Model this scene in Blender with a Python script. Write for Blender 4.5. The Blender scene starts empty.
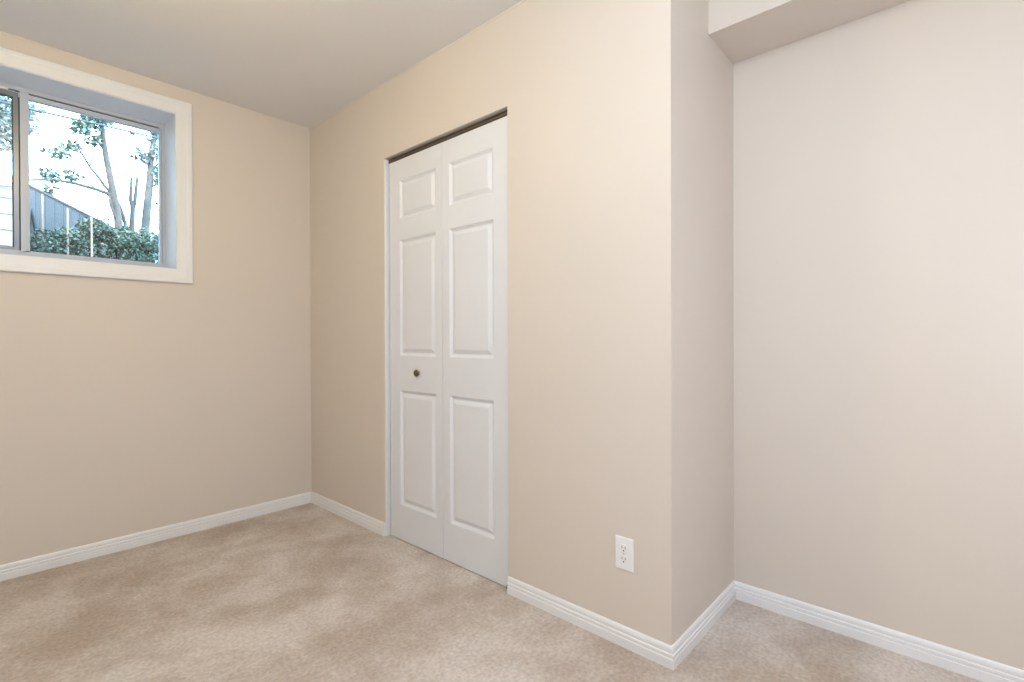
import bpy, bmesh, math, random
from mathutils import Vector, Matrix

# ------------------------------------------------------------------ camera, sky, sun, exposure
sc = bpy.context.scene
COL = sc.collection
cam_d = bpy.data.cameras.new('camera')
cam_d.sensor_width = 36.0
cam_d.lens = 499.85 / 1024 * 36.0
cam_d.clip_start = 0.02
cam = bpy.data.objects.new('camera', cam_d)
COL.objects.link(cam)
YAW, PITCH, ROLL = math.radians(47.867), math.radians(-0.311), math.radians(-0.184)
fwd = Vector((math.sin(YAW) * math.cos(PITCH), math.cos(YAW) * math.cos(PITCH), math.sin(PITCH)))
cam.location = (0, 0, 1.0811)
cam.rotation_euler = (fwd.to_track_quat('-Z', 'Y').to_matrix() @ Matrix.Rotation(ROLL, 3, 'Z')).to_euler()
sc.camera = cam

world = bpy.data.worlds.new('overcast_sky')
sc.world = world
world.use_nodes = True
wn = world.node_tree.nodes
wn['Background'].inputs['Color'].default_value = (0.38, 0.67, 1.0, 1)
wn['Background'].inputs['Strength'].default_value = 18.5

sun_d = bpy.data.lights.new('sun', 'SUN')
sun_d.energy = 9.0
sun_d.angle = math.radians(2)
sun_d.color = (1.0, 0.93, 0.86)
sun = bpy.data.objects.new('sun', sun_d)
COL.objects.link(sun)
sun.rotation_euler = Vector((0.62, 0.33, -0.72)).to_track_quat('-Z', 'Y').to_euler()

sc.view_settings.view_transform = 'Standard'
sc.view_settings.look = 'None'
sc.view_settings.gamma = 1.0
sc.view_settings.use_curve_mapping = False
sc.view_settings.exposure = 0.04

LAMPS = [  # ceiling lights: x, y, watts, colour
    (0.14, 0.40, 32.0, (0.79, 0.89, 1.0)),
    (0.22, 1.80, 15.0, (1.0, 0.76, 0.30)),
]
# unseen soft lights: flashgun above the camera, low fill added to lift the bulkhead
for fx, fy, fz, fw, fr in ((0.0, -0.30, 1.80, 30.5, 0.16), (1.15, -0.55, 1.20, 12.0, 0.16)):
    fl_d = bpy.data.lights.new('flash_and_fill', 'POINT')
    fl_d.energy = fw
    fl_d.color = (0.89, 0.98, 1.12)
    fl_d.shadow_soft_size = fr
    soft_src = bpy.data.objects.new('flash_and_fill', fl_d)
    COL.objects.link(soft_src)
    soft_src.location = (fx, fy, fz)

# ------------------------------------------------------------------ room measures (metres)
XD, YW, YR, XN = 1.5611, 3.2096, 0.7106, 2.1579       # closet wall, window wall, return, niche wall
CEIL, ZS, XS = 2.4675, 2.2155, 1.8867                 # ceiling, bulkhead underside, bulkhead face
YN, YF, ZD = 1.435, 2.343, 2.06                       # closet opening
XL, YB = -1.75, -2.0                                  # walls behind the camera
WX0, WX1, WZ0, WZ1 = -0.37, 0.804, 1.465, 2.318       # window opening
YG = 3.41                                             # window frame plane
GZ = 1.30                                             # soil level outside

# ------------------------------------------------------------------ materials
def new_mat(name):
    m = bpy.data.materials.new(name)
    m.use_nodes = True
    nt = m.node_tree
    return m, nt, nt.nodes['Principled BSDF']

def noise_mat(name, col, rough=0.6, var=0.04, scale=6.0, bump=0.0, bscale=400.0, metallic=0.0, spec=0.5, bdist=0.002):
    m, nt, b = new_mat(name)
    n, l = nt.nodes, nt.links
    tc = n.new('ShaderNodeTexCoord')
    nz = n.new('ShaderNodeTexNoise')
    nz.inputs['Scale'].default_value = scale
    nz.inputs['Detail'].default_value = 4
    l.new(tc.outputs['Object'], nz.inputs['Vector'])
    cr = n.new('ShaderNodeValToRGB')
    cr.color_ramp.elements[0].position = 0.3
    cr.color_ramp.elements[1].position = 0.7
    cr.color_ramp.elements[0].color = tuple(max(0, c * (1 - var)) for c in col) + (1,)
    cr.color_ramp.elements[1].color = tuple(min(1, c * (1 + var)) for c in col) + (1,)
    l.new(nz.outputs['Fac'], cr.inputs['Fac'])
    l.new(cr.outputs['Color'], b.inputs['Base Color'])
    b.inputs['Roughness'].default_value = rough
    b.inputs['Metallic'].default_value = metallic
    b.inputs['Specular IOR Level'].default_value = spec
    if bump:
        n2 = n.new('ShaderNodeTexNoise')
        n2.inputs['Scale'].default_value = bscale
        l.new(tc.outputs['Object'], n2.inputs['Vector'])
        bp = n.new('ShaderNodeBump')
        bp.inputs['Strength'].default_value = bump
        bp.inputs['Distance'].default_value = bdist
        l.new(n2.outputs['Fac'], bp.inputs['Height'])
        l.new(bp.outputs['Normal'], b.inputs['Normal'])
    return m

M = {}
M['wall'] = noise_mat('beige_wall_paint', (0.715, 0.645, 0.575), 0.5, 0.012, 2.0, 0.12, 260, spec=0.35)
M['ceiling'] = noise_mat('matte_ceiling_paint', (0.83, 0.82, 0.82), 0.7, 0.012, 2.0, 0.1, 200, spec=0.25)
M['white'] = noise_mat('white_trim_paint', (0.84, 0.84, 0.85), 0.35, 0.012, 5.0)
M['door'] = noise_mat('white_door_paint', (0.78, 0.80, 0.845), 0.42, 0.012, 5.0, 0.05, 180)
M['paint_line'] = noise_mat('lapped_paint', (0.755, 0.70, 0.655), 0.6, 0.012, 5.0)
M['plastic'] = noise_mat('white_plastic', (0.88, 0.88, 0.90), 0.25, 0.01, 9.0)
M['slot'] = noise_mat('dark_slot', (0.05, 0.05, 0.05), 0.6, 0.05, 9.0)
M['track'] = noise_mat('brown_track_metal', (0.13, 0.10, 0.075), 0.45, 0.1, 9.0, metallic=0.3)
M['knob'] = noise_mat('aged_brass', (0.16, 0.115, 0.07), 0.3, 0.15, 40.0, metallic=0.8)
M['screw'] = noise_mat('screw_metal', (0.6, 0.6, 0.6), 0.35, 0.05, 40.0, metallic=0.9)
M['frame'] = noise_mat('satin_window_aluminium', (0.54, 0.575, 0.65), 0.35, 0.02, 9.0, metallic=0.0)
M['sash'] = noise_mat('grey_sash_aluminium', (0.2, 0.215, 0.25), 0.3, 0.03, 9.0, metallic=0.2)
M['gasket'] = noise_mat('dark_gasket', (0.06, 0.065, 0.08), 0.6, 0.05, 9.0)
M['reveal'] = noise_mat('grey_reveal_paint', (0.77, 0.81, 0.87), 0.35, 0.015, 5.0)
M['fibre'] = noise_mat('outdoor_soil', (0.05, 0.04, 0.03), 0.9, 0.3, 6.0)
M['bark'] = noise_mat('grey_bark', (0.078, 0.052, 0.036), 0.9, 0.25, 14.0, 0.5, 60, bdist=0.01)
M['bark_cool'] = noise_mat('blue_grey_bark', (0.085, 0.068, 0.05), 0.9, 0.25, 14.0, 0.5, 60, bdist=0.01)
M['stem'] = noise_mat('dark_stem', (0.02, 0.02, 0.018), 0.8, 0.2, 14.0)
M['leaf_tree'] = noise_mat('tree_leaf', (0.085, 0.1, 0.055), 0.5, 0.35, 9.0)
M['leaf_blue'] = noise_mat('blue_green_leaf', (0.14, 0.13, 0.1), 0.5, 0.25, 9.0)
M['leaf_pale'] = noise_mat('pale_blue_leaf', (0.27, 0.25, 0.20), 0.6, 0.2, 9.0)
M['leaf_hedge'] = noise_mat('hedge_leaf', (0.095, 0.112, 0.072), 0.7, 0.4, 7.0, spec=0.2)
M['leaf_dark'] = noise_mat('dark_hedge_leaf', (0.07, 0.086, 0.056), 0.7, 0.4, 7.0, spec=0.2)
M['leaf_bright'] = noise_mat('bright_hedge_leaf', (0.1, 0.135, 0.06), 0.7, 0.4, 7.0, spec=0.2)
M['board'] = noise_mat('slate_grey_boards', (0.042, 0.029, 0.022), 0.8, 0.2, 5.0)
M['post'] = noise_mat('pale_post_timber', (0.26, 0.155, 0.1), 0.7, 0.06, 8.0)
M['siding'] = noise_mat('pale_siding', (0.28, 0.2, 0.15), 0.6, 0.03, 3.0)
M['house'] = noise_mat('blocker_house_siding', (0.15, 0.115, 0.085), 0.8, 0.1, 3.0)
M['cable'] = noise_mat('dark_cable', (0.03, 0.03, 0.03), 0.6, 0.05, 8.0)

# carpet: cut pile with brushed patches and a fibre bump
m, nt, b = new_mat('beige_cut_pile_carpet')
n, l = nt.nodes, nt.links
tc = n.new('ShaderNodeTexCoord')
big = n.new('ShaderNodeTexNoise'); big.inputs['Scale'].default_value = 2.6; big.inputs['Detail'].default_value = 9
big.inputs['Roughness'].default_value = 0.68; big.inputs['Distortion'].default_value = 0.15
fine = n.new('ShaderNodeTexNoise'); fine.inputs['Scale'].default_value = 75; fine.inputs['Detail'].default_value = 3
pile = n.new('ShaderNodeTexNoise'); pile.inputs['Scale'].default_value = 420; pile.inputs['Detail'].default_value = 2
mp = n.new('ShaderNodeMapping'); mp.inputs['Location'].default_value = (12.5, 1.3, 0.0)
l.new(tc.outputs['Object'], mp.inputs['Vector'])
l.new(mp.outputs['Vector'], big.inputs['Vector'])
for q in (fine, pile):
    l.new(tc.outputs['Object'], q.inputs['Vector'])
r1 = n.new('ShaderNodeValToRGB')
r1.color_ramp.elements[0].position = 0.39; r1.color_ramp.elements[0].color = (0.60, 0.50, 0.42, 1)
r1.color_ramp.elements[1].position = 0.60; r1.color_ramp.elements[1].color = (0.81, 0.735, 0.675, 1)
l.new(big.outputs['Fac'], r1.inputs['Fac'])
r2 = n.new('ShaderNodeValToRGB')
r2.color_ramp.elements[0].position = 0.3; r2.color_ramp.elements[0].color = (0.78, 0.76, 0.74, 1)
r2.color_ramp.elements[1].position = 0.65; r2.color_ramp.elements[1].color = (1, 1, 1, 1)
l.new(fine.outputs['Fac'], r2.inputs['Fac'])
mx = n.new('ShaderNodeMix'); mx.data_type = 'RGBA'; mx.blend_type = 'MULTIPLY'
mx.inputs[0].default_value = 1.0
l.new(r1.outputs['Color'], mx.inputs[6]); l.new(r2.outputs['Color'], mx.inputs[7])
l.new(mx.outputs[2], b.inputs['Base Color'])
b.inputs['Roughness'].default_value = 0.95
b.inputs['Specular IOR Level'].default_value = 0.1
add = n.new('ShaderNodeMath'); add.operation = 'ADD'
l.new(pile.outputs['Fac'], add.inputs[0]); l.new(fine.outputs['Fac'], add.inputs[1])
bp = n.new('ShaderNodeBump'); bp.inputs['Strength'].default_value = 0.7; bp.inputs['Distance'].default_value = 0.006
l.new(add.outputs[0], bp.inputs['Height']); l.new(bp.outputs['Normal'], b.inputs['Normal'])
M['carpet'] = m

# window glass: clear pane with a surface reflection
m, nt, b = new_mat('clear_glass')
n, l = nt.nodes, nt.links
n.remove(b)
tr = n.new('ShaderNodeBsdfTransparent'); tr.inputs['Color'].default_value = (0.96, 0.98, 0.98, 1)
gl = n.new('ShaderNodeBsdfGlossy'); gl.inputs['Roughness'].default_value = 0.02
fr = n.new('ShaderNodeFresnel'); fr.inputs['IOR'].default_value = 1.45
mxs = n.new('ShaderNodeMixShader')
l.new(fr.outputs[0], mxs.inputs[0]); l.new(tr.outputs[0], mxs.inputs[1]); l.new(gl.outputs[0], mxs.inputs[2])
l.new(mxs.outputs[0], n['Material Output'].inputs['Surface'])
M['glass'] = m

# lit opal lamp glass
m, nt, b = new_mat('lit_opal_glass')
b.inputs['Base Color'].default_value = (0.9, 0.88, 0.82, 1)
b.inputs['Emission Color'].default_value = (1.0, 0.86, 0.6, 1)
b.inputs['Emission Strength'].default_value = 4.0
M['opal'] = m

# ------------------------------------------------------------------ helpers
def obj(name, bm, mat, parent=None, smooth=False):
    me = bpy.data.meshes.new(name)
    bmesh.ops.recalc_face_normals(bm, faces=bm.faces)
    bm.to_mesh(me); bm.free()
    me.materials.append(mat)
    if smooth:
        for p in me.polygons: p.use_smooth = True
    o = bpy.data.objects.new(name, me)
    COL.objects.link(o)
    if parent is not None:
        o.parent = parent
        o.matrix_parent_inverse = parent_world(parent).inverted()
    return o

def parent_world(o):
    mt = Matrix.Translation(o.location)
    if o.parent is not None:
        return parent_world(o.parent) @ o.matrix_parent_inverse @ mt
    return mt

def empty(name, loc):
    o = bpy.data.objects.new(name, None)
    o.empty_display_size = 0.1
    o.location = loc
    COL.objects.link(o)
    return o

def tag(o, label=None, cat=None, group=None, kind=None):
    if label: o['label'] = label
    if cat: o['category'] = cat
    if group: o['group'] = group
    if kind: o['kind'] = kind
    return o

def box(bm, x0, x1, y0, y1, z0, z1):
    vs = [bm.verts.new((x, y, z)) for x in (x0, x1) for y in (y0, y1) for z in (z0, z1)]
    for f in ((0, 1, 3, 2), (4, 6, 7, 5), (0, 4, 5, 1), (2, 3, 7, 6), (0, 2, 6, 4), (1, 5, 7, 3)):
        bm.faces.new([vs[i] for i in f])

def boxes(*bs):
    bm = bmesh.new()
    for q in bs: box(bm, *q)
    return bm

def bevelled(bm, w, seg=2):
    bmesh.ops.bevel(bm, geom=bm.edges[:], offset=w, segments=seg, affect='EDGES', profile=0.5)
    return bm

def tube(bm, pts, radii, n=8):
    pts = [Vector(p) for p in pts]
    rings = []
    up = Vector((0.13, 0.97, 0.21)).normalized()
    for i, p in enumerate(pts):
        d = (pts[min(i + 1, len(pts) - 1)] - pts[max(i - 1, 0)]).normalized()
        s = d.cross(up)
        if s.length < 1e-3: s = d.cross(Vector((1, 0, 0)))
        s.normalize(); t = s.cross(d).normalized()
        rings.append([bm.verts.new(p + (s * math.cos(2 * math.pi * k / n) + t * math.sin(2 * math.pi * k / n)) * radii[i]) for k in range(n)])
    for a, c in zip(rings, rings[1:]):
        for k in range(n):
            bm.faces.new((a[k], a[(k + 1) % n], c[(k + 1) % n], c[k]))
    bm.faces.new(rings[0][::-1]); bm.faces.new(rings[-1])

def lathe(bm, prof, origin, axis='x', sgn=1, n=24):
    rings = []
    o = Vector(origin)
    for r, h in prof:
        ring = []
        for k in range(n):
            c, s = math.cos(2 * math.pi * k / n) * r, math.sin(2 * math.pi * k / n) * r
            v = Vector((h * sgn, c, s)) if axis == 'x' else Vector((c, s, h * sgn))
            ring.append(bm.verts.new(o + v))
        rings.append(ring)
    for a, c in zip(rings, rings[1:]):
        for k in range(n):
            bm.faces.new((a[k], a[(k + 1) % n], c[(k + 1) % n], c[k]))
    bm.faces.new(rings[0][::-1]); bm.faces.new(rings[-1])

# ------------------------------------------------------------------ room shell
T = 0.12
tag(obj('floor', boxes((XL - T, XN + T, YB - T, YW + 0.24, -0.10, 0.0)), M['carpet']),
    'beige cut pile carpet covering the whole floor', 'floor', kind='structure')
tag(obj('ceiling', boxes((XL - T, XN + T, YB - T, YW + 0.24, CEIL, CEIL + 0.12)), M['ceiling']),
    'plain off-white painted ceiling', 'ceiling', kind='structure')
# window wall with its opening
tag(obj('wall_back', boxes(
    (XL - T, WX0, YW, YW + 0.24, 0, CEIL), (WX1, XD + T, YW, YW + 0.24, 0, CEIL),
    (WX0, WX1, YW, YW + 0.24, 0, WZ0), (WX0, WX1, YW, YW + 0.24, WZ1, CEIL)), M['wall']),
    'beige wall with the high window', 'wall', kind='structure')
# closet wall with the bifold opening; its near end turns the outer corner
tag(obj('wall_closet', boxes(
    (XD, XD + T, YF + 0.009, YW, 0, CEIL), (XD, XD + T, YR + T, YN, 0, CEIL),
    (XD, XD + T, YN, YF + 0.009, ZD + 0.004, CEIL)), M['wall']),
    'beige wall with the white bifold closet door', 'wall', kind='structure')
tag(obj('wall_return', boxes((XD, XN, YR, YR + T, 0, CEIL)), M['wall']),
    'narrow beige return wall between outer corner and niche', 'wall', kind='structure')
tag(obj('wall_niche', boxes((XN, XN + T, YB - T, YR + T, 0, CEIL)), M['wall']),
    'beige wall under the bulkhead at right', 'wall', kind='structure')
tag(obj('wall_left', boxes((XL - T, XL, YB - T, YW, 0, CEIL)), M['wall']), 'beige wall opposite the closet', 'wall', kind='structure')
tag(obj('wall_front', boxes((XL, XN, YB - T, YB, 0, CEIL)), M['wall']), 'beige wall opposite the window', 'wall', kind='structure')
tag(obj('wall_closet_inside', boxes((XN, XN + T, YR + T, YW, 0, CEIL), (XD + T, XN, YW, YW + T, 0, CEIL)), M['wall']),
    'inside walls of the closet behind the bifold door', 'wall', kind='structure')
tag(obj('ceiling_bulkhead', boxes((XS, XN, YB, YR, ZS, CEIL)), M['wall']),
    'beige boxed bulkhead along the top of the niche wall', 'bulkhead', kind='structure')

# paint line where the ceiling colour laps onto the walls
tag(obj('trim_1', boxes((XL, XD, YW - 0.003, YW, CEIL - 0.006, CEIL)), M['paint_line']), 'thin painted line along the top of the window wall', 'trim', kind='structure')
tag(obj('trim_2', boxes((XD - 0.003, XD, YR, YW - 0.003, CEIL - 0.006, CEIL)), M['paint_line']), 'thin painted line along the top of the closet wall', 'trim', kind='structure')

# ------------------------------------------------------------------ baseboards (ribbed profile, mitred)
PROF = [(0.0, 0.0), (0.0125, 0.0), (0.0125, 0.028), (0.0122, 0.031), (0.0098, 0.0325), (0.0098, 0.0355), (0.0112, 0.037),
        (0.0112, 0.044), (0.0105, 0.046), (0.0078, 0.0475), (0.0078, 0.051), (0.0088, 0.0525), (0.0084, 0.060), (0.0066, 0.066), (0.0035, 0.070), (0.0, 0.070)]

def baseboard(name, a, c, nrm, m0, m1, label):
    a, c = Vector((a[0], a[1], 0)), Vector((c[0], c[1], 0))
    d = (c - a).normalized(); nv = Vector((nrm[0], nrm[1], 0))
    bm = bmesh.new()
    r0 = [bm.verts.new(a + d * (m0 * t) + nv * t + Vector((0, 0, z))) for t, z in PROF]
    r1 = [bm.verts.new(c + d * (m1 * t) + nv * t + Vector((0, 0, z))) for t, z in PROF]
    k = len(PROF)
    for i in range(k):
        bm.faces.new((r0[i], r0[(i + 1) % k], r1[(i + 1) % k], r1[i]))
    bm.faces.new(r0[::-1]); bm.faces.new(r1)
    tag(obj(name, bm, M['white']), label, 'baseboard', kind='structure')

baseboard('baseboard_back', (XL, YW), (XD, YW), (0, -1), 1, -1, 'white ribbed baseboard along the window wall')
baseboard('baseboard_closet', (XD, YW), (XD, YF + 0.009), (-1, 0), 1, 0, 'short white ribbed baseboard between corner and closet door')
baseboard('baseboard_right', (XD, YN - 0.002), (XD, YR), (-1, 0), 0, 1, 'white ribbed baseboard below the outlet')
baseboard('baseboard_return', (XD, YR), (XN, YR), (0, -1), -1, -1, 'white ribbed baseboard on the narrow return wall')
baseboard('baseboard_niche', (XN, YR), (XN, YB), (-1, 0), 1, -1, 'white ribbed baseboard along the niche wall')
baseboard('baseboard_left', (XL, YB), (XL, YW), (1, 0), 1, -1, 'white ribbed baseboard opposite the closet')

# ------------------------------------------------------------------ closet: jamb, track, bifold door
tag(obj('trim_3', boxes((XD, XD + T, YF, YF + 0.009, 0, ZD)), M['white']),
    'white side jamb at the far edge of the closet opening', 'trim', kind='structure')

door = empty('door_1', (XD + 0.04, (YN + YF) / 2, 0))
tag(door, 'white six panel bifold closet door with a small dark knob', 'door', kind='structure')
FX = XD + 0.022                                        # face of the door leaves

def door_leaf(y0, y1, panels, z0=0.004, z1=2.0365, th=0.032):
    """moulded leaf: outlines of the panels step down, then rise to a raised field"""
    bm = bmesh.new()
    ys = sorted({y0, y1, *[q for p in panels for q in p[:2]]})
    zs = sorted({z0, z1, *[q for p in panels for q in p[2:]]})
    cache = {}
    def v(x, y, z):
        k = (round(x, 5), round(y, 5), round(z, 5))
        if k not in cache: cache[k] = bm.verts.new((x, y, z))
        return cache[k]
    for i in range(len(ys) - 1):
        for j in range(len(zs) - 1):
            a, c, d, e = ys[i], ys[i + 1], zs[j], zs[j + 1]
            if (a, c, d, e) in panels:
                steps = [(0, 0), (0.002, 0.001), (0.0125, 0.0095), (0.0155, 0.0105), (0.019, 0.0105), (0.036, 0.002), (0.038, 0.0015)]
                rings = []
                for s, dep in steps:
                    rings.append([v(FX + dep, a + s, d + s), v(FX + dep, c - s, d + s), v(FX + dep, c - s, e - s), v(FX + dep, a + s, e - s)])
                for r, q in zip(rings, rings[1:]):
                    for k in range(4):
                        bm.faces.new((r[k], r[(k + 1) % 4], q[(k + 1) % 4], q[k]))
                bm.faces.new(rings[-1])
            else:
                bm.faces.new((v(FX, a, d), v(FX, c, d), v(FX, c, e), v(FX, a, e)))
    # eased edges, sides and back
    def ring(x, ins):
        return ([(x, q, z0 + ins) for q in [y0 + ins] + ys[1:-1] + [y1 - ins]] + [(x, y1 - ins, q) for q in zs[1:-1]] +
                [(x, q, z1 - ins) for q in [y1 - ins] + ys[1:-1][::-1] + [y0 + ins]] + [(x, y0 + ins, q) for q in zs[1:-1][::-1]])
    loops = [[v(FX, *q[1:]) for q in ring(FX, 0)]]
    rr = ring(FX + th, 0)
    loops.append([v(*q) for q in rr])
    k = len(loops[0])
    for i in range(k):
        bm.faces.new((loops[0][i], loops[0][(i + 1) % k], loops[1][(i + 1) % k], loops[1][i]))
    bm.faces.new(loops[1])
    return bm

def rows(a, c):
    return [(a, c, 0.190, 0.806), (a, c, 0.990, 1.609), (a, c, 1.719, 1.926)]

near = obj('door_leaf', door_leaf(YN + 0.003, 1.8885, rows(1.540, 1.838)), M['door'], door)
far = obj('door_leaf', door_leaf(1.8915, YF - 0.012, rows(1.938, 2.241)), M['door'], door)
bm = bmesh.new()
lathe(bm, [(0.011, 0.0), (0.011, 0.002), (0.008, 0.003), (0.008, 0.005), (0.0145, 0.0075), (0.0175, 0.0115), (0.0172, 0.0155), (0.0145, 0.019), (0.009, 0.0212), (0.002, 0.022)],
      (FX - 0.0003, 2.084, 0.904), 'x', -1)
tag(obj('knob', bm, M['knob'], far, smooth=True), 'small round aged brass knob')
bm = boxes((FX + 0.003, FX + 0.006, YN, YF, 2.044, ZD), (FX + 0.026, FX + 0.029, YN, YF, 2.044, ZD), (FX + 0.003, FX + 0.029, YN, YF, ZD - 0.003, ZD))
tag(obj('track', bm, M['track'], door), 'dark brown metal track above the leaves')
# floor pivot bracket at the near jamb
obj('pivot_bracket', boxes((FX - 0.004, FX + 0.03, YN, YN + 0.035, 0.0, 0.0035), (FX - 0.004, FX - 0.001, YN, YN + 0.03, 0.0, 0.016)), M['track'], door)
obj('pivot_bracket', boxes((FX + 0.002, FX + 0.03, YF - 0.05, YF, ZD - 0.020, ZD - 0.003)), M['track'], door)

# ------------------------------------------------------------------ electrical outlet
OY, OZ = 0.8825, 0.325
out = empty('electrical_outlet', (XD, OY, OZ))
tag(out, 'white duplex electrical outlet low on the beige wall above the baseboard', 'outlet')
bm = boxes((XD - 0.0055, XD, OY - 0.035, OY + 0.035, OZ - 0.0575, OZ + 0.0575))
bmesh.ops.bevel(bm, geom=[e for e in bm.edges if all(vv.co.x < XD - 0.001 for vv in e.verts)], offset=0.003, segments=3, affect='EDGES')
obj('cover_plate', bm, M['plastic'], out)
for dz in (0.0195, -0.0195):
    bm = bmesh.new()
    n_ = 20
    ring0 = []; ring1 = []
    for k in range(n_):
        a = 2 * math.pi * k / n_
        yy = max(-0.0145, min(0.0145, 0.0172 * math.cos(a))); zz = max(-0.014, min(0.014, 0.0172 * math.sin(a)))
        ring0.append(bm.verts.new((XD - 0.005, OY + yy, OZ + dz + zz)))
        ring1.append(bm.verts.new((XD - 0.0075, OY + yy * 0.97, OZ + dz + zz * 0.97)))
    for k in range(n_):
        bm.faces.new((ring0[k], ring0[(k + 1) % n_], ring1[(k + 1) % n_], ring1[k]))
    bm.faces.new(ring1)
    rc = obj('receptacle', bm, M['plastic'], out)
    for sy, hh in ((-0.0063, 0.0085), (0.0063, 0.0068)):
        obj('slot', boxes((XD - 0.0079, XD - 0.0072, OY + sy - 0.0011, OY + sy + 0.0011, OZ + dz + 0.0035 - hh / 2, OZ + dz + 0.0035 + hh / 2)), M['slot'], rc)
    bm = bmesh.new()
    lathe(bm, [(0.0026, 0), (0.0026, 0.0006)], (XD - 0.0073, OY, OZ + dz - 0.0075), 'x', -1, 14)
    obj('ground_hole', bm, M['slot'], rc)
bm = bmesh.new()
lathe(bm, [(0.0032, 0), (0.0032, 0.0008), (0.002, 0.0014)], (XD - 0.0054, OY, OZ), 'x', -1, 14)
obj('screw', bm, M['screw'], out)

# ------------------------------------------------------------------ window
win = empty('window_1', ((WX0 + WX1) / 2, YW, WZ0))
tag(win, 'high white-cased sliding window with garden view', 'window', kind='structure')
# casing: moulded profile swept round the opening with mitred corners
CP = [(0.0, 0.0), (0.0, 0.011), (0.004, 0.0125), (0.030, 0.0135), (0.044, 0.0145), (0.048, 0.0175), (0.052, 0.0185), (0.070, 0.0185), (0.0745, 0.015), (0.0745, 0.0)]
bm = bmesh.new()
rings = []
for cx, cz, sx, sz in ((WX0, WZ0, -1, -1), (WX1, WZ0, 1, -1), (WX1, WZ1, 1, 1), (WX0, WZ1, -1, 1)):
    rings.append([bm.verts.new((cx + sx * o_, YW - t_, cz + sz * o_)) for o_, t_ in CP])
for i in range(4):
    r, q = rings[i], rings[(i + 1) % 4]
    for k in range(len(CP)):
        k2 = (k + 1) % len(CP)
        bm.faces.new((r[k], r[k2], q[k2], q[k]))
tag(obj('casing', bm, M['white'], win), 'white moulded casing with mitred corners')
# jamb lining of the deep opening
LT = 0.004
bm = boxes((WX0, WX1, YW - 0.004, YG + 0.04, WZ1 - LT, WZ1), (WX0, WX1, YW - 0.004, YG + 0.04, WZ0, WZ0 + LT),
           (WX0, WX0 + LT, YW - 0.004, YG + 0.04, WZ0 + LT, WZ1 - LT), (WX1 - LT, WX1, YW - 0.004, YG + 0.04, WZ0 + LT, WZ1 - LT))
tag(obj('jamb_lining', bm, M['reveal'], win), 'grey painted lining of the deep opening')
ix0, ix1, iz0, iz1 = WX0 + LT, WX1 - LT, WZ0 + LT, WZ1 - LT
# outer frame: stepped aluminium channel
fz0, fz1 = iz0 + 0.012, iz1 - 0.010
bm = boxes((ix0, ix1, YG, YG + 0.035, fz1 - 0.012, iz1), (ix0, ix1, YG + 0.006, YG + 0.035, fz1 - 0.040, fz1 - 0.018),
           (ix0, ix1, YG - 0.012, YG + 0.035, iz0, fz0 + 0.014), (ix0, ix1, YG + 0.002, YG + 0.035, fz0 + 0.014, fz0 + 0.036),
           (ix1 - 0.014, ix1, YG, YG + 0.035, fz0 + 0.036, fz1 - 0.014), (ix1 - 0.026, ix1 - 0.016, YG + 0.006, YG + 0.035, fz0 + 0.036, fz1 - 0.040),
           (ix0, ix0 + 0.026, YG, YG + 0.035, fz0 + 0.036, fz1 - 0.040))
wf = obj('window_frame', bm, M['frame'], win)
tag(obj('track_groove', boxes((ix0, ix1, YG + 0.012, YG + 0.034, fz1 - 0.018, fz1 - 0.012)), M['gasket'], wf), 'dark groove in the head of the frame')
obj('corner_key', bevelled(boxes((ix1 - 0.030, ix1, YG - 0.004, YG, fz1 - 0.026, fz1 - 0.008)), 0.0015), M['frame'], wf)
# centre post, sliding sash on the left, fixed pane on the right
obj('centre_post', boxes((0.204, 0.219, YG - 0.004, YG + 0.030, fz0 + 0.030, fz1 - 0.010), (0.219, 0.236, YG + 0.002, YG + 0.030, fz0 + 0.030, fz1 - 0.010)), M['frame'], win)
tag(obj('fixed_pane', boxes((0.230, ix1 - 0.014, YG + 0.020, YG + 0.024, fz0 + 0.020, fz1 - 0.030)), M['glass'], win), 'clear fixed glass pane on the right')
bm = boxes((0.181, 0.199, YG + 0.004, YG + 0.026, fz0 + 0.030, fz1 - 0.022), (ix0 + 0.026, ix0 + 0.048, YG + 0.004, YG + 0.026, fz0 + 0.030, fz1 - 0.022),
           (ix0 + 0.048, 0.181, YG + 0.004, YG + 0.026, fz0 + 0.030, fz0 + 0.050), (ix0 + 0.048, 0.181, YG + 0.004, YG + 0.026, fz1 - 0.044, fz1 - 0.022))
sash = obj('sliding_sash', bm, M['sash'], win)
tag(sash, 'grey aluminium sliding sash on the left')
obj('gasket', boxes((0.176, 0.181, YG + 0.006, YG + 0.024, fz0 + 0.050, fz1 - 0.044), (0.199, 0.204, YG + 0.012, YG + 0.024, fz0 + 0.030, fz1 - 0.022),
                    (ix0 + 0.048, 0.176, YG + 0.006, YG + 0.024, fz1 - 0.049, fz1 - 0.044)), M['gasket'], sash)
obj('sliding_pane', boxes((ix0 + 0.040, 0.182, YG + 0.013, YG + 0.017, fz0 + 0.040, fz1 - 0.034)), M['glass'], sash)
obj('latch', bevelled(boxes((0.120, 0.165, YG - 0.010, YG + 0.006, fz1 - 0.024, fz1 - 0.012)), 0.003), M['plastic'], sash)

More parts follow.
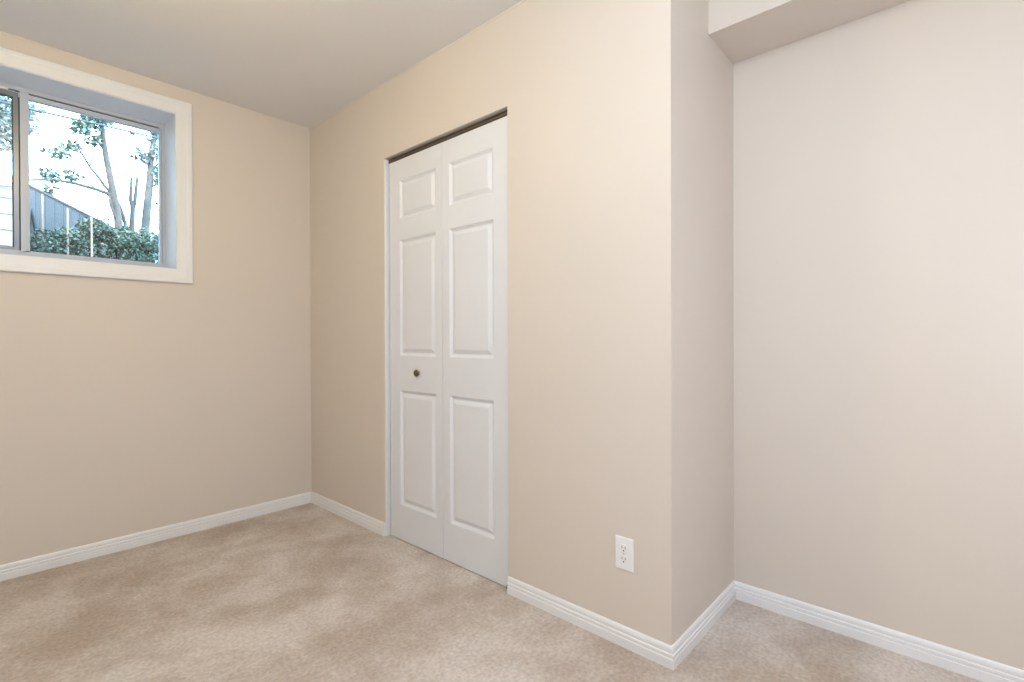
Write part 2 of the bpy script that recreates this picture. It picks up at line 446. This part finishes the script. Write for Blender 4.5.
# ------------------------------------------------------------------ ceiling lamps (the room's own light)
for i, (x, y, w, colr) in enumerate(LAMPS):
    lamp = empty('ceiling_light', (x, y, CEIL))
    tag(lamp, ('round opal flush ceiling light in the middle of the room', 'round opal flush ceiling light near the window wall')[i], 'ceiling light')
    bm = bmesh.new(); lathe(bm, [(0.125, 0), (0.125, 0.018), (0.115, 0.024)], (x, y, CEIL), 'z', -1, 40)
    obj('base', bm, M['white'], lamp, smooth=False)
    bm = bmesh.new(); lathe(bm, [(0.112, 0.022), (0.118, 0.034), (0.108, 0.052), (0.080, 0.068), (0.040, 0.077), (0.004, 0.079)], (x, y, CEIL), 'z', -1, 40)
    obj('shade', bm, M['opal'], lamp, smooth=True)
    ld = bpy.data.lights.new('bulb', 'POINT'); ld.energy = w; ld.color = colr; ld.shadow_soft_size = 0.10
    lo = bpy.data.objects.new('bulb', ld); COL.objects.link(lo); lo.location = (x, y, CEIL - 0.19)
    lo.parent = lamp; lo.matrix_parent_inverse = Matrix.Translation((-x, -y, -CEIL))

# ------------------------------------------------------------------ garden beyond the window
tag(obj('ground', boxes((-6, 9, YW + 0.26, 16, GZ - 0.2, GZ)), M['fibre']), 'garden soil outside the window', 'ground', kind='structure')

def leaf_cloud(bm, rng, c, rad, n, size):
    """folded pointed leaves scattered through an ellipsoid"""
    for _ in range(n):
        while True:
            p = Vector((rng.uniform(-1, 1), rng.uniform(-1, 1), rng.uniform(-1, 1)))
            if p.length < 1 and rng.random() < 0.25 + 0.75 * p.length: break
        p = Vector((c[0] + p.x * rad[0], c[1] + p.y * rad[1], c[2] + p.z * rad[2]))
        a = Vector((rng.gauss(0, 1), rng.gauss(0, 1), rng.gauss(0, 0.7))).normalized()
        s = a.cross(Vector((rng.gauss(0, 1), rng.gauss(0, 1), rng.gauss(0, 1)))).normalized()
        nn = a.cross(s)
        L = size * rng.uniform(0.6, 1.3); W = L * 0.36
        v0, v3 = bm.verts.new(p), bm.verts.new(p + a * L)
        v1 = bm.verts.new(p + a * L * 0.45 + s * W + nn * W * 0.4)
        v2 = bm.verts.new(p + a * L * 0.45 - s * W + nn * W * 0.4)
        vm = bm.verts.new(p + a * L * 0.5)
        for f in ((v0, v1, vm), (v1, v3, vm), (v0, vm, v2), (vm, v3, v2)): bm.faces.new(f)

def taper(k, r0, r1): return [r0 + (r1 - r0) * i / (k - 1) for i in range(k)]

def tree(name, label, base, trunk, r0, r1, branches, clouds, bark, leaf, seed, leafsize=0.05):
    t = empty(name, base); tag(t, label, 'tree')
    bm = bmesh.new(); tube(bm, [base] + trunk, taper(len(trunk) + 1, r0, r1), 10)
    obj('trunk', bm, bark, t, smooth=True)
    for pts, a, c in branches:
        bm = bmesh.new(); tube(bm, pts, taper(len(pts), a, c), 7)
        obj('branch', bm, bark, t, smooth=True)
    rng = random.Random(seed)
    bm = bmesh.new()
    for c, rad, n in clouds: leaf_cloud(bm, rng, c, rad, n, leafsize)
    if clouds: tag(obj('foliage', bm, leaf, t), kind='stuff')
    return t

Y = 6.5
tree('garden_tree', 'leaning grey tree with forked trunk and sparse leaves, tallest behind the hedge', (1.16, Y, GZ),
     [(1.14, Y, 2.01), (1.12, Y, 2.2), (1.10, Y, 2.42), (1.06, Y, 2.67), (1.02, Y, 2.92), (1.0, Y, 3.08), (0.98, Y, 3.31), (0.96, Y, 3.56), (0.93, Y, 3.9), (0.88, Y, 4.3)],
     0.043, 0.011,
     [([(1.09, Y, 2.53), (1.02, Y, 2.58), (0.93, Y, 2.60), (0.77, Y - 0.05, 2.61), (0.63, Y - 0.1, 2.60), (0.49, Y - 0.15, 2.56), (0.42, Y - 0.2, 2.53)], 0.021, 0.010),
      ([(1.07, Y, 2.57), (1.01, Y + 0.05, 2.66), (0.97, Y + 0.08, 2.74), (0.90, Y + 0.1, 2.84), (0.84, Y + 0.1, 2.96), (0.78, Y + 0.1, 3.07)], 0.016, 0.007),
      ([(1.11, Y, 2.28), (1.07, Y - 0.03, 2.38), (1.04, Y - 0.05, 2.46), (1.03, Y - 0.06, 2.54)], 0.016, 0.010),
      ([(1.14, Y, 2.05), (1.20, Y + 0.04, 2.22), (1.16, Y + 0.05, 2.38), (1.13, Y + 0.03, 2.47), (1.09, Y, 2.56)], 0.022, 0.014),
      ([(1.01, Y, 3.0), (0.92, Y - 0.05, 3.1), (0.82, Y - 0.1, 3.15)], 0.010, 0.004),
      ([(0.99, Y, 3.2), (0.90, Y + 0.05, 3.28), (0.80, Y + 0.1, 3.38)], 0.010, 0.004),
      ([(0.98, Y, 3.3), (1.04, Y, 3.4), (1.08, Y, 3.52)], 0.009, 0.004),
      ([(0.93, Y, 2.60), (0.86, Y - 0.02, 2.66), (0.75, Y - 0.04, 2.71)], 0.008, 0.004), ([(0.66, Y - 0.09, 2.605), (0.60, Y - 0.1, 2.55), (0.54, Y - 0.12, 2.46)], 0.007, 0.003),
      ([(0.84, Y + 0.1, 2.96), (0.74, Y + 0.05, 2.97), (0.60, Y - 0.05, 2.86)], 0.008, 0.003), ([(0.90, Y + 0.1, 2.84), (0.93, Y + 0.05, 2.98), (0.91, Y, 3.12)], 0.007, 0.003)],
     [((0.98, Y, 3.36), (0.120, 0.15, 0.096), 198), ((0.90, Y, 3.24), (0.108, 0.15, 0.072), 176), ((0.75, Y, 2.98), (0.072, 0.1, 0.048), 74), ((0.63, Y - .1, 2.86), (0.096, 0.1, 0.054), 96),
      ((0.81, Y - .1, 3.15), (0.096, 0.1, 0.060), 110), ((0.92, Y, 3.09), (0.060, 0.1, 0.048), 74), ((0.75, Y - .05, 2.68), (0.060, 0.08, 0.060), 74), ((0.58, Y - .1, 2.63), (0.072, 0.08, 0.048), 66),
      ((0.58, Y - .1, 2.49), (0.060, 0.08, 0.030), 44), ((1.06, Y, 3.45), (0.096, 0.1, 0.072), 52), ((0.95, Y, 3.75), (0.360, 0.3, 0.216), 530)],
     M['bark'], M['leaf_tree'], 3, 0.046)
Y = 7.0
tree('bare_tree', 'thin bare twin-stemmed tree between the two leafy trees', (1.31, Y, GZ),
     [(1.31, Y, 2.25), (1.32, Y, 2.38), (1.33, Y, 2.57), (1.31, Y, 2.66), (1.315, Y, 2.8), (1.32, Y, 2.92)], 0.034, 0.013,
     [([(1.328, Y, 2.54), (1.352, Y, 2.66), (1.362, Y, 2.80), (1.375, Y, 2.93)], 0.022, 0.014)], [], M['bark'], M['leaf_tree'], 4)
Y = 7.5
tree('ivy_tree', 'upright pale tree with drooping blue-green leaves at the right edge of the window', (1.52, Y, GZ),
     [(1.54, Y, 2.31), (1.545, Y, 2.41), (1.57, Y, 2.74), (1.60, Y, 3.06), (1.61, Y, 3.31), (1.64, Y, 3.54), (1.68, Y, 3.77), (1.71, Y, 4.1)], 0.055, 0.022,
     [([(1.60, Y, 3.1), (1.66, Y, 3.25), (1.74, Y, 3.35)], 0.018, 0.008), ([(1.62, Y, 3.35), (1.57, Y, 3.38), (1.50, Y, 3.36)], 0.014, 0.006)],
     [((1.55, Y, 3.32), (0.108, 0.1, 0.084), 91), ((1.66, Y, 3.50), (0.072, 0.1, 0.120), 78), ((1.71, Y, 3.12), (0.072, 0.1, 0.168), 117), ((1.74, Y, 2.7), (0.060, 0.1, 0.192), 65), ((1.70, Y, 3.75), (0.144, 0.1, 0.144), 104)],
     M['bark_cool'], M['leaf_blue'], 5, 0.062)
Y = 7.0
tree('conifer_tree', 'blue-grey leafy tree overhanging behind the pale shed at left', (0.44, Y, GZ),
     [(0.44, Y, 2.2), (0.45, Y, 2.8), (0.44, Y, 3.3), (0.43, Y, 3.9)], 0.05, 0.02,
     [([(0.44, Y, 3.1), (0.34, Y, 3.2), (0.20, Y, 3.25)], 0.02, 0.008)],
     [((0.28, Y, 3.42), (0.22, 0.2, 0.22), 714), ((0.28, Y, 3.08), (0.14, 0.2, 0.16), 340), ((0.49, Y, 3.40), (0.09, 0.12, 0.10), 70), ((0.2, Y, 3.75), (0.35, 0.3, 0.25), 680), ((0.49, Y, 3.2), (0.03, 0.1, 0.06), 40)],
     M['bark_cool'], M['leaf_pale'], 6, 0.06)

def shrub(label, x, y, top, rx, n, leaf, seed, stems=4, size=0.028):
    t = empty('hedge_shrub', (x, y, GZ)); tag(t, label, 'shrub', 'hedge shrubs under the trees')
    rng = random.Random(seed)
    for k in range(stems):
        bm = bmesh.new()
        dx, dy = rng.uniform(-rx, rx) * 0.6, rng.uniform(-0.12, 0.12)
        tube(bm, [(x + dx * 0.2, y + dy * 0.2, GZ), (x + dx * 0.6, y + dy * 0.6, (GZ + top) / 2), (x + dx, y + dy, top - 0.04)], [0.014, 0.010, 0.004], 6)
        obj('stem', bm, M['stem'], t, smooth=True)
    bm = bmesh.new()
    h = (top - GZ) / 2
    leaf_cloud(bm, rng, (x, y, GZ + h), (rx, 0.18, h), int(n * 2.3), size)
    leaf_cloud(bm, rng, (x, y, top - 0.10), (rx * 0.9, 0.18, 0.12), n, size)
    tag(obj('foliage', bm, leaf, t), kind='stuff')
    return t

s0 = shrub('dark low shrub beside the window centre post, at the foot of the tallest stake', 0.47, 5.35, 1.93, 0.12, 420, M['leaf_dark'], 11)
bm = bmesh.new(); tube(bm, [(0.46, 5.4, GZ), (0.43, 5.5, 1.86), (0.40, 5.55, 2.09), (0.375, 5.6, 2.29)], [0.016, 0.014, 0.012, 0.008], 7)
obj('stem', bm, M['stem'], s0, smooth=True)
shrub('grey-green shrub between the tallest and middle pale stakes', 0.61, 5.5, 1.99, 0.13, 620, M['leaf_hedge'], 12)
shrub('taller grey-green shrub covering the right end of the fence', 0.80, 5.6, 2.13, 0.15, 900, M['leaf_hedge'], 13)
shrub('dark shrub right at the foot of the leaning grey tree', 0.98, 5.5, 2.06, 0.13, 800, M['leaf_dark'], 14)
shrub('blue-green shrub below the bare twin-stemmed tree', 1.14, 5.6, 2.08, 0.13, 800, M['leaf_hedge'], 15)
shrub('bright green shrub at the right edge of the window', 1.32, 5.65, 2.07, 0.14, 800, M['leaf_bright'], 16)

# fence of grey boards with pale posts
F0, FD = Vector((0.335, 5.48, 0)), Vector((0.46, 0.86, 0)).normalized()
FN = Vector((FD.y, -FD.x, 0))
def fbox(bm, s0, s1, n0, n1, z0, z1):
    vs = []
    for s in (s0, s1):
        for q in (n0, n1):
            for z in (z0, z1):
                p = F0 + FD * s + FN * q; vs.append(bm.verts.new((p.x, p.y, z)))
    for f in ((0, 1, 3, 2), (4, 6, 7, 5), (0, 4, 5, 1), (2, 3, 7, 6), (0, 2, 6, 4), (1, 5, 7, 3)):
        bm.faces.new([vs[i] for i in f])
fence = empty('garden_fence', (F0.x, F0.y, GZ))
tag(fence, 'slate grey board fence sloping away behind the shrubs and stakes', 'fence')
bm = bmesh.new()
for k in range(20): fbox(bm, k * 0.15, k * 0.15 + 0.146, 0, 0.02, GZ, 2.30)
tag(obj('board_panel', bm, M['board'], fence), 'slate grey boards')
bm = bmesh.new(); fbox(bm, -0.01, 3.01, -0.008, 0.03, 2.30, 2.318)
obj('cap_rail', bm, M['board'], fence)
# pale stakes among the shrubs
for x, z, lab in ((0.443, 2.224, 'tallest pale wooden garden stake, nearest the window centre post'),
                  (0.591, 2.143, 'middle pale wooden garden stake of the three by the hedge'),
                  (0.740, 2.096, 'shortest pale wooden garden stake, nearest the leaning grey tree')):
    bm = boxes((x - 0.008, x + 0.008, 5.353, 5.369, GZ - 0.05, z))
    tip = [v for v in bm.verts if v.co.z > z - 0.001]
    for v in tip: v.co.x += (x - v.co.x) * 0.3; v.co.y += (5.361 - v.co.y) * 0.3
    tag(obj('garden_stake', bm, M['post']), lab, 'stake', 'garden stakes by the hedge')

# pale shed
shed = empty('garden_shed', (-0.7, 5.0, GZ))
tag(shed, 'pale shed with horizontal siding behind the left sliding pane', 'shed')
bm = boxes((-1.9, 0.27, 5.02, 5.46, GZ, 2.19))
for k in range(8):
    z = GZ + k * 0.112
    vs = [bm.verts.new(p) for p in ((-1.9, 5.009, z), (0.285, 5.009, z), (0.285, 5.015, z + 0.112), (-1.9, 5.015, z + 0.112), (-1.9, 5.02, z), (0.285, 5.02, z))]
    bm.faces.new((vs[0], vs[1], vs[2], vs[3])); bm.faces.new((vs[0], vs[4], vs[5], vs[1])); bm.faces.new((vs[1], vs[5], vs[2])); bm.faces.new((vs[0], vs[3], vs[4]))
obj('siding', bm, M['siding'], shed)
obj('roof', boxes((-1.95, 0.30, 4.96, 5.47, 2.19, 2.235)), M['siding'], shed)

# unseen house-shaped block, added to keep sky light off the window recess
house = empty('sky_blocker_house', (-2.6, 7.5, GZ))
tag(house, 'unseen brown gabled house added beyond the pale shed to block sky light', 'house')
bm = boxes((-5.0, -0.30, 6.0, 9.0, GZ, 4.6))
a = [bm.verts.new(p) for p in ((-5.0, 6.0, 4.6), (-0.30, 6.0, 4.6), (-2.65, 6.0, 6.2))]
c = [bm.verts.new(p) for p in ((-5.0, 9.0, 4.6), (-0.30, 9.0, 4.6), (-2.65, 9.0, 6.2))]
bm.faces.new(a); bm.faces.new(c)
obj('wall', bm, M['house'], house)
for sx in (-1, 1):
    bm = bmesh.new()
    q = [(-2.65 + sx * e, z) for e, z in ((2.65, 4.43), (0.0, 6.23), (0.0, 6.33), (2.70, 4.50))]
    r0 = [bm.verts.new((x, 5.75, z)) for x, z in q]; r1 = [bm.verts.new((x, 9.2, z)) for x, z in q]
    for i in range(4): bm.faces.new((r0[i], r0[(i + 1) % 4], r1[(i + 1) % 4], r1[i]))
    bm.faces.new(r0); bm.faces.new(r1)
    obj('roof', bm, M['board'], house)
for x in (-3.6, -1.6):
    w = obj('window', boxes((x - 0.5, x + 0.5, 5.96, 6.0, 3.1, 4.2)), M['siding'], house)
    obj('pane', boxes((x - 0.42, x + 0.42, 5.95, 5.965, 3.18, 4.12)), M['sash'], w)

# overhead cable
cb = empty('overhead_cable', (0.95, 5.0, 2.76)); tag(cb, 'thin dark cable strung across the sky in front of the trees', 'cable')
bm = bmesh.new(); tube(bm, [(-2.5, 5.0, 2.80), (0.34, 5.0, 2.745), (0.75, 5.0, 2.757), (0.95, 5.0, 2.76), (1.12, 5.0, 2.765), (4, 5.0, 2.95)], [0.0075] * 6, 6)
obj('wire', bm, M['cable'], cb)
bm = bmesh.new(); tube(bm, [(0.935, 5.0, 2.755), (0.965, 5.0, 2.755)], [0.016, 0.016], 8)
obj('clamp', bm, M['cable'], cb)
